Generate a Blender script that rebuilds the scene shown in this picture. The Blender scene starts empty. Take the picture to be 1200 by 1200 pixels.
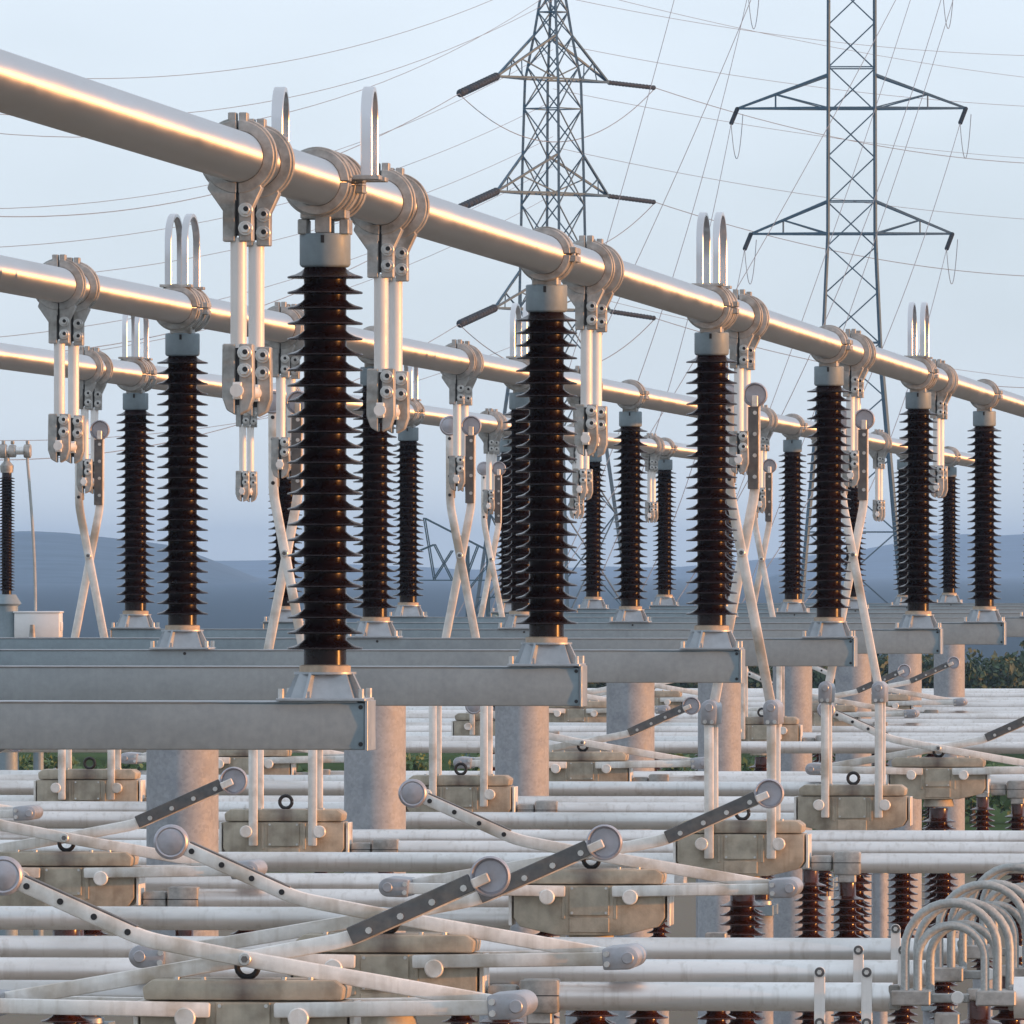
import bpy, bmesh, math, random
from mathutils import Vector, Matrix

random.seed(7)
sc = bpy.context.scene
col = sc.collection
R = math.radians
E = 7.0                      # eye height above the ground
XA, XB, XC = -6.30, -10.42, -14.46   # the three upper bus tubes

# ------------------------------------------------------------------ camera, sky, sun, exposure
cam_d = bpy.data.cameras.new('camera')
cam = bpy.data.objects.new('camera', cam_d)
col.objects.link(cam)
sc.camera = cam
FPX = 13592.0
cam_d.sensor_width = 36.0
cam_d.lens = 36.0 * FPX / 1200.0
cam_d.clip_start = 1.0
cam_d.clip_end = 30000.0
cam_d.shift_y = 66.0 / 1200.0
YAW = math.atan(1192.0 / FPX)
cam.location = (0, 0, E)
cam.rotation_euler = (R(90), 0, YAW)

SUN_EL, SUN_AZ = 3.0, 94.0            # degrees; azimuth from +Y towards +X
world = bpy.data.worlds.new('World')
sc.world = world
world.use_nodes = True
wn = world.node_tree
bg = wn.nodes['Background']
sky = wn.nodes.new('ShaderNodeTexSky')
sky.sky_type = 'NISHITA'
sky.sun_disc = False
sky.sun_elevation = R(SUN_EL)
sky.sun_rotation = R(SUN_AZ)
sky.altitude = 200
sky.air_density = 0.75
sky.dust_density = 0.4
sky.ozone_density = 4.0
veil = wn.nodes.new('ShaderNodeMix'); veil.data_type = 'RGBA'      # thin even veil of high cloud
veil.inputs[0].default_value = 0.75
veil.inputs[7].default_value = (4.75, 5.2, 5.75, 1)
cl = wn.nodes.new('ShaderNodeTexNoise'); cl.inputs['Scale'].default_value = 9; cl.inputs['Detail'].default_value = 4; cl.inputs['Roughness'].default_value = .5
clm = wn.nodes.new('ShaderNodeMapping'); clm.inputs['Scale'].default_value = (1, 1, 3)
ctc = wn.nodes.new('ShaderNodeTexCoord')
wn.links.new(ctc.outputs['Generated'], clm.inputs[0]); wn.links.new(clm.outputs[0], cl.inputs[0])
clr = wn.nodes.new('ShaderNodeMapRange'); clr.inputs[1].default_value = .3; clr.inputs[2].default_value = .7; clr.inputs[3].default_value = .64; clr.inputs[4].default_value = .86
wn.links.new(cl.outputs[0], clr.inputs[0]); wn.links.new(clr.outputs[0], veil.inputs[0])
wn.links.new(sky.outputs[0], veil.inputs[6])
wn.links.new(veil.outputs[2], bg.inputs[0])
bg.inputs[1].default_value = 0.15

sun_d = bpy.data.lights.new('sun', 'SUN')
sun_d.energy = 3.1
sun_d.angle = R(0.6)
sun_d.color = (1.0, 0.40, 0.10)
sun = bpy.data.objects.new('sun', sun_d)
col.objects.link(sun)
sd = Vector((math.sin(R(SUN_AZ)) * math.cos(R(SUN_EL)), math.cos(R(SUN_AZ)) * math.cos(R(SUN_EL)), math.sin(R(SUN_EL))))
sun.rotation_euler = sd.to_track_quat('Z', 'Y').to_euler()
sun.location = (40, 30, 30)

sc.view_settings.view_transform = 'Standard'
sc.view_settings.look = 'None'
sc.view_settings.gamma = 1.0
sc.view_settings.use_curve_mapping = False
sc.view_settings.exposure = 0.5
sc.cycles.use_denoising = True
sc.cycles.max_bounces = 6
sc.cycles.volume_bounces = 4

# ------------------------------------------------------------------ helpers
class MB:
    def __init__(s):
        s.v = []; s.f = []
    def add(s, vs, fs, M=None):
        o = len(s.v)
        s.v += [tuple(M @ Vector(p)) if M else tuple(p) for p in vs]
        s.f += [tuple(i + o for i in f) for f in fs]
        return s
    def box(s, c, d, M=None):
        x, y, z = c; a, b, h = d[0] / 2, d[1] / 2, d[2] / 2
        vs = [(x + i * a, y + j * b, z + k * h) for k in (-1, 1) for j in (-1, 1) for i in (-1, 1)]
        return s.add(vs, [(0, 2, 3, 1), (4, 5, 7, 6), (0, 1, 5, 4), (2, 6, 7, 3), (0, 4, 6, 2), (1, 3, 7, 5)], M)
    def bar(s, p0, p1, w, h, up=(0, 1, 0)):
        p0 = Vector(p0); p1 = Vector(p1); d = (p1 - p0); L = d.length; d.normalize()
        u = Vector(up); sd_ = d.cross(u).normalized(); u = sd_.cross(d)
        M = Matrix(((d.x, sd_.x, u.x, (p0.x + p1.x) / 2), (d.y, sd_.y, u.y, (p0.y + p1.y) / 2), (d.z, sd_.z, u.z, (p0.z + p1.z) / 2), (0, 0, 0, 1)))
        return s.box((0, 0, 0), (L, w, h), M)
    def lathe(s, prof, n=32, M=None):
        vs = []; fs = []; m = len(prof)
        for i in range(n):
            a = 2 * math.pi * i / n; c, q = math.cos(a), math.sin(a)
            vs += [(r * c, r * q, z) for r, z in prof]
        for i in range(n):
            j = (i + 1) % n
            for k in range(m - 1):
                fs.append((i * m + k, j * m + k, j * m + k + 1, i * m + k + 1))
        if prof[0][0] > 1e-6: fs.append(tuple(i * m for i in reversed(range(n))))
        if prof[-1][0] > 1e-6: fs.append(tuple(i * m + m - 1 for i in range(n)))
        return s.add(vs, fs, M)
    def cyl(s, p0, p1, r0, r1=None, n=16):
        if r1 is None: r1 = r0
        p0 = Vector(p0); d = Vector(p1) - p0
        M = Matrix.Translation(p0) @ d.to_track_quat('Z', 'Y').to_matrix().to_4x4()
        return s.lathe([(r0, 0), (r1, d.length)], n, M)
    def tube(s, pts, r, n=10):
        pts = [Vector(p) for p in pts]; m = len(pts); vs = []; fs = []
        prev = None
        for i, p in enumerate(pts):
            t = (pts[min(i + 1, m - 1)] - pts[max(i - 1, 0)]).normalized()
            if prev is None:
                a = Vector((0, 1, 0)) if abs(t.y) < .9 else Vector((0, 0, 1))
            else: a = prev
            b = t.cross(a).normalized(); a = b.cross(t); prev = a
            for k in range(n):
                th = 2 * math.pi * k / n
                vs.append(tuple(p + r * (math.cos(th) * a + math.sin(th) * b)))
        for i in range(m - 1):
            for k in range(n):
                k2 = (k + 1) % n
                fs.append((i * n + k, i * n + k2, (i + 1) * n + k2, (i + 1) * n + k))
        fs.append(tuple(reversed(range(n)))); fs.append(tuple((m - 1) * n + k for k in range(n)))
        return s.add(vs, fs)
    def prism(s, poly, y0, y1, M=None):
        n = len(poly)
        vs = [(x, y0, z) for x, z in poly] + [(x, y1, z) for x, z in poly]
        fs = [tuple(range(n)), tuple(reversed(range(n, 2 * n)))]
        fs += [((i + 1) % n, i, n + i, n + (i + 1) % n) for i in range(n)]
        return s.add(vs, fs, M)
    def arc(s, c, r0, r1, a0, a1, y0, y1, n=20):
        cx, cz = c; vs = []; fs = []
        for i in range(n + 1):
            a = R(a0 + (a1 - a0) * i / n); q, w = math.cos(a), math.sin(a)
            vs += [(cx + r0 * q, y0, cz + r0 * w), (cx + r1 * q, y0, cz + r1 * w), (cx + r1 * q, y1, cz + r1 * w), (cx + r0 * q, y1, cz + r0 * w)]
        for i in range(n):
            for k in range(4):
                fs.append((i * 4 + k, i * 4 + (k + 1) % 4, i * 4 + 4 + (k + 1) % 4, i * 4 + 4 + k))
        fs += [(3, 2, 1, 0), (n * 4, n * 4 + 1, n * 4 + 2, n * 4 + 3)]
        return s.add(vs, fs)
    def mesh(s, name='mesh', bevel=0.0, seg=1, angle=35):
        me = bpy.data.meshes.new(name)
        me.from_pydata(s.v, [], s.f)
        bm = bmesh.new(); bm.from_mesh(me)
        bmesh.ops.recalc_face_normals(bm, faces=bm.faces)
        if bevel:
            es = [e for e in bm.edges if len(e.link_faces) == 2 and e.calc_face_angle(0) > R(35)]
            bmesh.ops.bevel(bm, geom=es, offset=bevel, segments=seg, profile=.5, affect='EDGES', clamp_overlap=True)
        for f in bm.faces: f.smooth = True
        bm.to_mesh(me); bm.free()
        me.set_sharp_from_angle(angle=R(angle))
        return me

def part(name, me, m, parent=None, loc=None, rot=None, scale=None):
    if isinstance(me, MB): me = me.mesh(name)
    if m is not None and not me.materials: me.materials.append(m)
    o = bpy.data.objects.new(name, me); col.objects.link(o)
    if parent is not None: o.parent = parent
    if loc is not None: o.location = loc
    if rot is not None: o.rotation_euler = rot
    if scale is not None: o.scale = scale
    return o
def tag(o, label, cat, group=None, kind=None):
    if label: o['label'] = label
    if cat: o['category'] = cat
    if group: o['group'] = group
    if kind: o['kind'] = kind
    return o
def thing(name, loc, label, cat, group=None):
    o = bpy.data.objects.new(name, None); col.objects.link(o); o.location = loc
    o.empty_display_size = .3
    return tag(o, label, cat, group)
def copy_tree(o, parent=None):
    c = o.copy(); col.objects.link(c); c.parent = parent
    for ch in list(o.children): copy_tree(ch, c)
    return c
ORD = ['first', 'second', 'third', 'fourth', 'fifth', 'sixth', 'seventh', 'eighth', 'ninth', 'tenth', 'eleventh', 'twelfth', 'thirteenth', 'fourteenth']
def at(px, py, w):
    """point seen at photo pixel (px, py), w metres deep along the camera axis"""
    u = (px - 600) / FPX * w
    return Vector((u * math.cos(YAW) - w * math.sin(YAW), u * math.sin(YAW) + w * math.cos(YAW), E + (666 - py) / FPX * w))

# ------------------------------------------------------------------ materials
def mat(name, c, rough=.5, metal=0.0, var=.12, scale=6.0, c2=None, c2amt=.5, c2scale=2.0, bump=0.0, bscale=60.0, stretch=(1, 1, 1), coat=0.0, spec=.5, rvar=.1, streak=0.0, streak_c=(.2, .16, .12), detail=4, rand=.07):
    m = bpy.data.materials.new(name); m.use_nodes = True
    nt = m.node_tree; N = nt.nodes; L = nt.links; b = N['Principled BSDF']
    b.inputs['Metallic'].default_value = metal
    b.inputs['Specular IOR Level'].default_value = spec
    b.inputs['Coat Weight'].default_value = coat
    b.inputs['Coat Roughness'].default_value = .08
    tc = N.new('ShaderNodeTexCoord'); oi = N.new('ShaderNodeObjectInfo')
    mp = N.new('ShaderNodeMapping'); mp.inputs['Scale'].default_value = stretch
    ad = N.new('ShaderNodeVectorMath'); ad.operation = 'ADD'
    L.new(tc.outputs['Object'], ad.inputs[0]); L.new(oi.outputs['Location'], ad.inputs[1]); L.new(ad.outputs[0], mp.inputs[0])
    n1 = N.new('ShaderNodeTexNoise'); n1.inputs['Scale'].default_value = scale; n1.inputs['Detail'].default_value = detail; n1.inputs['Roughness'].default_value = .62
    L.new(mp.outputs[0], n1.inputs[0])
    r1 = N.new('ShaderNodeMapRange'); r1.inputs[1].default_value = .3; r1.inputs[2].default_value = .7; r1.inputs[3].default_value = 1 - var; r1.inputs[4].default_value = 1 + var
    L.new(n1.outputs[0], r1.inputs[0])
    rd = N.new('ShaderNodeMapRange'); rd.inputs[3].default_value = 1 - rand; rd.inputs[4].default_value = 1 + rand
    L.new(oi.outputs['Random'], rd.inputs[0])
    rm = N.new('ShaderNodeMath'); rm.operation = 'MULTIPLY'; L.new(r1.outputs[0], rm.inputs[0]); L.new(rd.outputs[0], rm.inputs[1])
    mx = N.new('ShaderNodeMix'); mx.data_type = 'RGBA'; mx.blend_type = 'MIX'
    mx.inputs[6].default_value = (*c, 1); mx.inputs[7].default_value = (*(c2 or c), 1)
    n2 = N.new('ShaderNodeTexNoise'); n2.inputs['Scale'].default_value = c2scale; n2.inputs['Detail'].default_value = 5
    L.new(mp.outputs[0], n2.inputs[0])
    r2 = N.new('ShaderNodeMapRange'); r2.inputs[1].default_value = .48; r2.inputs[2].default_value = .68; r2.inputs[4].default_value = c2amt if c2 else 0
    L.new(n2.outputs[0], r2.inputs[0]); L.new(r2.outputs[0], mx.inputs[0])
    ml = N.new('ShaderNodeMix'); ml.data_type = 'RGBA'; ml.blend_type = 'MULTIPLY'; ml.inputs[0].default_value = 1
    cc = N.new('ShaderNodeCombineColor')
    for i in range(3): L.new(rm.outputs[0], cc.inputs[i])
    L.new(mx.outputs[2], ml.inputs[6]); L.new(cc.outputs[0], ml.inputs[7])
    out = ml.outputs[2]
    if streak:
        mp2 = N.new('ShaderNodeMapping'); mp2.inputs['Scale'].default_value = (22, 22, 1.2)
        L.new(ad.outputs[0], mp2.inputs[0])
        n3 = N.new('ShaderNodeTexNoise'); n3.inputs['Scale'].default_value = 1.0; n3.inputs['Detail'].default_value = 3
        L.new(mp2.outputs[0], n3.inputs[0])
        r3 = N.new('ShaderNodeMapRange'); r3.inputs[1].default_value = .52; r3.inputs[2].default_value = .75; r3.inputs[4].default_value = streak
        L.new(n3.outputs[0], r3.inputs[0])
        m3 = N.new('ShaderNodeMix'); m3.data_type = 'RGBA'; m3.inputs[7].default_value = (*streak_c, 1)
        L.new(r3.outputs[0], m3.inputs[0]); L.new(out, m3.inputs[6]); out = m3.outputs[2]
    L.new(out, b.inputs['Base Color'])
    rr = N.new('ShaderNodeMapRange'); rr.inputs[1].default_value = .3; rr.inputs[2].default_value = .7; rr.inputs[3].default_value = max(.03, rough - rvar); rr.inputs[4].default_value = min(1, rough + rvar)
    L.new(n1.outputs[0], rr.inputs[0]); L.new(rr.outputs[0], b.inputs['Roughness'])
    if bump:
        n4 = N.new('ShaderNodeTexNoise'); n4.inputs['Scale'].default_value = bscale; n4.inputs['Detail'].default_value = 3
        L.new(mp.outputs[0], n4.inputs[0])
        bp = N.new('ShaderNodeBump'); bp.inputs['Strength'].default_value = bump; bp.inputs['Distance'].default_value = .004
        L.new(n4.outputs[0], bp.inputs['Height']); L.new(bp.outputs[0], b.inputs['Normal'])
    return m

M_TUBE = mat('polished_aluminium', (.62, .61, .61), .46, 1.0, var=.05, scale=5, c2=(.56, .54, .53), c2amt=.5, c2scale=2.2, rvar=.14, stretch=(1, .15, 1))
M_TUBE2 = mat('satin_aluminium', (.78, .78, .77), .40, .6, var=.07, scale=7, c2=(.45, .42, .38), c2amt=.65, c2scale=3, streak=.45, streak_c=(.45, .42, .38), stretch=(.25, 1, 1), rvar=.06)
M_CAST = mat('cast_aluminium', (.40, .40, .385), .55, .3, var=.24, scale=20, c2=(.20, .18, .15), c2amt=.75, c2scale=7, bump=.25, bscale=90)
M_BOLT = mat('zinc_bolt', (.62, .62, .60), .38, .8, var=.12, scale=30)
M_BOX = mat('weathered_casting', (.45, .40, .315), .6, .12, var=.18, scale=9, c2=(.22, .18, .13), c2amt=.6, c2scale=6.0, bump=.3, bscale=70, streak=.3, streak_c=(.22, .17, .12))
M_ARM = mat('pale_arm_paint', (.82, .80, .76), .42, .12, var=.10, scale=14, c2=(.40, .32, .23), c2amt=.8, c2scale=3.2, rvar=.1, streak=.35, streak_c=(.42, .36, .28))
M_ROD = mat('pale_rod_aluminium', (.84, .82, .79), .45, .08, var=.05, scale=10, c2=(.62, .58, .54), c2amt=.35, c2scale=5, streak=.25, streak_c=(.45, .42, .38))
M_DARK = mat('dark_contact_strip', (.13, .13, .13), .45, .4, var=.2, scale=20, c2=(.22, .19, .16), c2amt=.5, c2scale=8)
M_SHIELD = mat('grey_shield', (.46, .46, .50), .42, .6, var=.1, scale=16, c2=(.38, .36, .37), c2amt=.5, c2scale=12)
M_KNUCK = mat('grey_knuckle', (.42, .43, .46), .45, .6, var=.12, scale=18, c2=(.30, .29, .28), c2amt=.4, c2scale=10)
M_PORC = mat('brown_porcelain', (.012, .0055, .0065), .27, 0, var=.2, scale=9, c2=(.022, .009, .008), c2amt=.6, c2scale=3, coat=0, spec=.25, rvar=.10, streak=.12, streak_c=(.06, .045, .04), rand=.25)
M_PORC2 = mat('red_brown_porcelain', (.045, .013, .008), .25, 0, var=.25, scale=9, c2=(.085, .022, .010), c2amt=.6, c2scale=3, coat=.15, spec=.4, rvar=.08)
M_CEM = mat('cement_band', (.50, .40, .30), .8, 0, var=.15, scale=25)
M_GALV = mat('galvanised_beam', (.25, .315, .35), .55, .1, var=.09, scale=22, c2=(.205, .262, .295), c2amt=.7, c2scale=2.2, bump=.08, bscale=40, streak=.2, streak_c=(.17, .21, .235))
M_PLATE = mat('galvanised_plate', (.38, .42, .45), .42, .35, var=.12, scale=14, c2=(.27, .31, .34), c2amt=.5, c2scale=5)
M_BLACK = mat('black_rubber_and_gap_shade', (.015, .015, .017), .5, 0, var=.1)  # also paints the shade in the hanging clamp slits
M_CABLE = mat('grey_stranded_cable', (.42, .44, .43), .55, .3, var=.2, scale=60, c2=(.30, .30, .29), c2amt=.5, c2scale=8)
M_STRAP = mat('bright_strap', (.60, .61, .63), .3, .9, var=.03, scale=4, rvar=.03)
M_PYL = mat('pylon_steel', (.07, .13, .18), .6, .3, var=.15, scale=2)
M_WIRE = mat('line_wire', (.22, .25, .29), .9, .0, spec=0, var=.05)
M_STRING = mat('dark_insulator_string', (.035, .042, .05), .6, 0, spec=.1)
M_WHITE = mat('white_enamel', (.75, .75, .74), .4, 0, var=.04)
M_TRUNK = mat('bark', (.10, .075, .05), .9, 0, var=.25, scale=10)
M_CONC = mat('concrete', (.38, .37, .35), .85, 0, var=.12, scale=5, c2=(.28, .27, .25), c2amt=.4)

def brushed(m, rough):
    N = m.node_tree.nodes; L = m.node_tree.links; b = N['Principled BSDF']
    b.inputs['Anisotropic'].default_value = .97
    b.inputs['Anisotropic Rotation'].default_value = .25
    tg = N.new('ShaderNodeTangent'); tg.direction_type = 'RADIAL'; tg.axis = 'Y'
    L.new(tg.outputs[0], b.inputs['Tangent'])
brushed(M_TUBE, .4)

def column_mat():
    m = mat('spangled_column', (.36, .38, .405), .66, .05, var=.10, scale=14, c2=(.27, .29, .32), c2amt=.7, c2scale=7)
    nt = m.node_tree; N = nt.nodes; L = nt.links; b = N['Principled BSDF']
    src = b.inputs['Base Color'].links[0].from_socket
    tc = N.new('ShaderNodeTexCoord')
    vo = N.new('ShaderNodeTexVoronoi'); vo.inputs['Scale'].default_value = 38
    L.new(tc.outputs['Object'], vo.inputs[0])
    sp = N.new('ShaderNodeSeparateColor'); L.new(vo.outputs['Color'], sp.inputs[0])
    rg = N.new('ShaderNodeMapRange'); rg.inputs[3].default_value = .90; rg.inputs[4].default_value = 1.09
    L.new(sp.outputs[0], rg.inputs[0])
    cc = N.new('ShaderNodeCombineColor')
    for i in range(3): L.new(rg.outputs[0], cc.inputs[i])
    ml = N.new('ShaderNodeMix'); ml.data_type = 'RGBA'; ml.blend_type = 'MULTIPLY'; ml.inputs[0].default_value = 1
    L.new(src, ml.inputs[6]); L.new(cc.outputs[0], ml.inputs[7]); L.new(ml.outputs[2], b.inputs['Base Color'])
    return m
M_COL = column_mat()

def lid_mat():
    m = M_BOX.copy(); m.name = 'stained_lid'
    N = m.node_tree.nodes; L = m.node_tree.links; b = N['Principled BSDF']
    src = b.inputs['Base Color'].links[0].from_socket
    tc = N.new('ShaderNodeTexCoord'); nz = N.new('ShaderNodeTexNoise'); nz.inputs['Scale'].default_value = 9; nz.inputs['Detail'].default_value = 5
    L.new(tc.outputs['Object'], nz.inputs[0])
    sx = N.new('ShaderNodeSeparateXYZ'); L.new(tc.outputs['Object'], sx.inputs[0])
    ab = N.new('ShaderNodeMath'); ab.operation = 'ABSOLUTE'; L.new(sx.outputs[0], ab.inputs[0])
    ad = N.new('ShaderNodeMath'); ad.operation = 'MULTIPLY_ADD'; ad.inputs[1].default_value = .28; L.new(nz.outputs[0], ad.inputs[0]); L.new(ab.outputs[0], ad.inputs[2])
    mr = N.new('ShaderNodeMapRange'); mr.inputs[1].default_value = .30; mr.inputs[2].default_value = .12; mr.inputs[3].default_value = 0; mr.inputs[4].default_value = .75
    L.new(ad.outputs[0], mr.inputs[0])
    mx = N.new('ShaderNodeMix'); mx.data_type = 'RGBA'; mx.inputs[7].default_value = (.10, .065, .06, 1)
    L.new(mr.outputs[0], mx.inputs[0]); L.new(src, mx.inputs[6]); L.new(mx.outputs[2], b.inputs['Base Color'])
    return m
M_LID = lid_mat()

def leaf_mat(name, c, c2):
    m = bpy.data.materials.new(name); m.use_nodes = True
    N = m.node_tree.nodes; L = m.node_tree.links; b = N['Principled BSDF']
    g = N.new('ShaderNodeNewGeometry'); rp = N.new('ShaderNodeMix'); rp.data_type = 'RGBA'
    rp.inputs[6].default_value = (*c, 1); rp.inputs[7].default_value = (*c2, 1)
    L.new(g.outputs['Random Per Island'], rp.inputs[0]); L.new(rp.outputs[2], b.inputs['Base Color'])
    b.inputs['Roughness'].default_value = .6
    b.inputs['Subsurface Weight'].default_value = 0
    return m
M_LEAF1 = leaf_mat('shrub_leaves', (.06, .11, .035), (.15, .22, .07))
M_LEAF2 = leaf_mat('dark_leaves', (.025, .05, .025), (.06, .10, .04))

# ------------------------------------------------------------------ ground and hills
def ground():
    m = bpy.data.materials.new('gravel_and_grass'); m.use_nodes = True
    N = m.node_tree.nodes; L = m.node_tree.links; b = N['Principled BSDF']; b.inputs['Roughness'].default_value = .95; b.inputs['Specular IOR Level'].default_value = 0
    tc = N.new('ShaderNodeTexCoord')
    n = N.new('ShaderNodeTexNoise'); n.inputs['Scale'].default_value = .04; n.inputs['Detail'].default_value = 8
    n2 = N.new('ShaderNodeTexNoise'); n2.inputs['Scale'].default_value = 9; n2.inputs['Detail'].default_value = 4
    L.new(tc.outputs['Object'], n.inputs[0]); L.new(tc.outputs['Object'], n2.inputs[0])
    cr = N.new('ShaderNodeValToRGB')  # gravel to grass; cr.color_ramp.elements[0].position = .56; cr.color_ramp.elements[0].color = (.46, .41, .34, 1)
    cr.color_ramp.elements[1].position = .70; cr.color_ramp.elements[1].color = (.10, .15, .06, 1)
    L.new(n.outputs[0], cr.inputs[0])
    mx = N.new('ShaderNodeMix'); mx.data_type = 'RGBA'; mx.blend_type = 'MULTIPLY'; mx.inputs[0].default_value = .3
    sy = N.new('ShaderNodeSeparateXYZ'); L.new(tc.outputs['Object'], sy.inputs[0])
    far = N.new('ShaderNodeMapRange'); far.inputs[1].default_value = 430; far.inputs[2].default_value = 560; L.new(sy.outputs[1], far.inputs[0])
    wd = N.new('ShaderNodeMix'); wd.data_type = 'RGBA'; wd.inputs[7].default_value = (.11, .15, .19, 1)   # woods beyond the fence
    yard = N.new('ShaderNodeMapRange'); yard.inputs[1].default_value = 255; yard.inputs[2].default_value = 275; L.new(sy.outputs[1], yard.inputs[0])
    gv = N.new('ShaderNodeMix'); gv.data_type = 'RGBA'; gv.inputs[6].default_value = (.27, .235, .19, 1)   # gravel of the yard
    L.new(yard.outputs[0], gv.inputs[0]); L.new(cr.outputs[0], gv.inputs[7])
    L.new(far.outputs[0], wd.inputs[0]); L.new(gv.outputs[2], wd.inputs[6])
    L.new(wd.outputs[2], mx.inputs[6]); L.new(n2.outputs['Color'], mx.inputs[7]); L.new(mx.outputs[2], b.inputs['Base Color'])
    me = MB()
    xs = [-9000, -2500, -600, -150, -40, 0, 40, 150, 600, 2500, 9000]; ys = [-300, 0, 60, 150, 250, 400, 700, 1500, 3000, 6000, 12000]
    for i in range(len(xs) - 1):
        for j in range(len(ys) - 1):
            me.add([(xs[i], ys[j], 0), (xs[i + 1], ys[j], 0), (xs[i + 1], ys[j + 1], 0), (xs[i], ys[j + 1], 0)], [(0, 1, 2, 3)])
    o = part('ground', me, m); o['kind'] = 'structure'
ground()

def hills(name, w0, w1, prof, color, amp):
    """a wooded ridge: prof = (photo x, photo y of the crest)"""
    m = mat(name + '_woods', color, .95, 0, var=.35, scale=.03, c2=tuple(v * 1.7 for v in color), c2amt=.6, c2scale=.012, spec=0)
    me = MB(); rows = 9; ncol = 260
    def crest(px):
        for (a, b), (c, d) in zip(prof, prof[1:]):
            if a <= px <= c:
                t = (px - a) / (c - a); t = t * t * (3 - 2 * t)
                return b + (d - b) * t
        return prof[0][1] if px < prof[0][0] else prof[-1][1]
    rng = random.Random(len(name))
    ph = [rng.uniform(0, 6.28) for _ in range(6)]
    for i in range(ncol + 1):
        px = -5000 + 11000 * i / ncol
        base = crest(px)
        for j in range(rows + 1):
            t = j / rows
            k = math.sin(math.pi * t) ** .9
            w = w0 + (w1 - w0) * t
            wig = sum(math.sin(px * .006 * (q + 1) * 1.7 + ph[q] + 2 * t) / (q + 1) for q in range(6))
            P = at(px, base, (w0 + w1) / 2)
            top = P.z + amp * wig
            Q = at(px, 666, w)
            me.v.append((Q.x, Q.y, -1 + (top + 1) * k))
    for i in range(ncol):
        for j in range(rows):
            a = i * (rows + 1) + j
            me.f.append((a, a + rows + 1, a + rows + 2, a + 1))
    o = part(name, me, m); o['kind'] = 'structure'
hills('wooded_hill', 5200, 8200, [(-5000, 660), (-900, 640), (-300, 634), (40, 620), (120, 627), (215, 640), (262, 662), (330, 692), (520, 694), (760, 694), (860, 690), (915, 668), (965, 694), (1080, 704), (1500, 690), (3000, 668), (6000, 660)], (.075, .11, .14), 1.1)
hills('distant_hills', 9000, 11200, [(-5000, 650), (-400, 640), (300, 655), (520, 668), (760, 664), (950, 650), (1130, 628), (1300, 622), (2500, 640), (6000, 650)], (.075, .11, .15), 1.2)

# ------------------------------------------------------------------ T supports
DY = {1: .5, 2: -.62, 3: -.38, 4: -.2, 5: .3}
def YN(n): return 60.1 + 14.9 * (n - 1) + DY.get(n, 0)
DZ = {1: -.067}
BT, BB = E - .63, E - .884          # beam top and bottom
BW = .40
beam_me = MB().box((0, 0, (BT + BB) / 2 - .003), (XA - XC + .46, BW, BT - BB - .006)).mesh('beam', .012, 2)
cap_me = MB().box((0, 0, BT - .003), (XA - XC + .462, BW + .012, .006)).mesh('top_plate')
epl_me = MB().box((0, 0, (BT + BB) / 2), (.016, BW + .02, BT - BB + .008)).mesh('end_plate', .002)
bolt_y = MB().cyl((0, .0, 0), (0, -.022, 0), .017, n=6).mesh('bolt')
hole_y = MB().cyl((0, .004, 0), (0, -.003, 0), .012, n=12).mesh('bolt_hole')
col_me = MB().lathe([(.28, .06), (.28, BB - .03)], 48).mesh('column')
head_me = MB().lathe([(.36, BB - .028), (.36, BB - .001)], 40).mesh('head_plate', .003)
foot_me = MB().lathe([(.48, .03), (.48, .06)], 40).mesh('foot_plate')
pad_me = MB().box((0, 0, 0), (1.3, 1.3, .06)).mesh('footing', .01)
gus_me = MB().prism([(.28, BB - .30), (.30, BB - .30), (.46, BB - .03), (.28, BB - .03)], -.01, .01).mesh('gusset')
NB = 12
for n in range(1, NB):
    t = thing('bus_support', (XB, YN(n), DZ.get(n, 0) if False else 0), f'galvanised T-shaped steel bus support on a round column, {ORD[n-1]} nearest in the row', 'steel support', 'T-shaped bus supports')
    dz = DZ.get(n, 0)
    b = part('beam', beam_me, M_GALV, t, (0, 0, dz))
    part('top_plate', cap_me, M_PLATE, t, (0, 0, dz))
    for s in (-1, 1):
        x = s * ((XA - XC) / 2 + .238)
        part('end_plate', epl_me, M_PLATE, t, ((XA + XC) / 2 - XB + x, 0, dz))
        for zz in (BT - .03, BB + .03):
            part('bolt_hole', hole_y, M_BLACK, t, ((XA + XC) / 2 - XB + x - s * .03, -BW / 2, zz + dz))
    b.location.x = (XA + XC) / 2 - XB
    t.children[1].location.x = (XA + XC) / 2 - XB
    part('column', col_me, M_COL, t, (0, 0, dz if dz < 0 else 0))
    part('head_plate', head_me, M_PLATE, t, (0, 0, dz))
    for k in range(4):
        part('gusset', gus_me, M_PLATE, t, (0, 0, dz), (0, 0, k * math.pi / 2 + R(45)))
    part('foot_plate', foot_me, M_PLATE, t)
    part('footing', pad_me, M_CONC, t)

# ------------------------------------------------------------------ upper bus tubes
ZT = E + 2.016; RT = .125
for X, nm in ((XA, 'nearest and highest in view'), (XB, 'middle one of the three'), (XC, 'farthest left and lowest in view')):
    me = MB().cyl((0, 26, 0), (0, 219 if X != XA else 219, 0), RT, n=64).mesh('bus_tube')
    tag(part('bus_tube', me, M_TUBE, None, (X, 0, ZT)), f'polished aluminium upper bus tube running into the distance, {nm}', 'bus tube', 'upper bus tubes')

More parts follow.
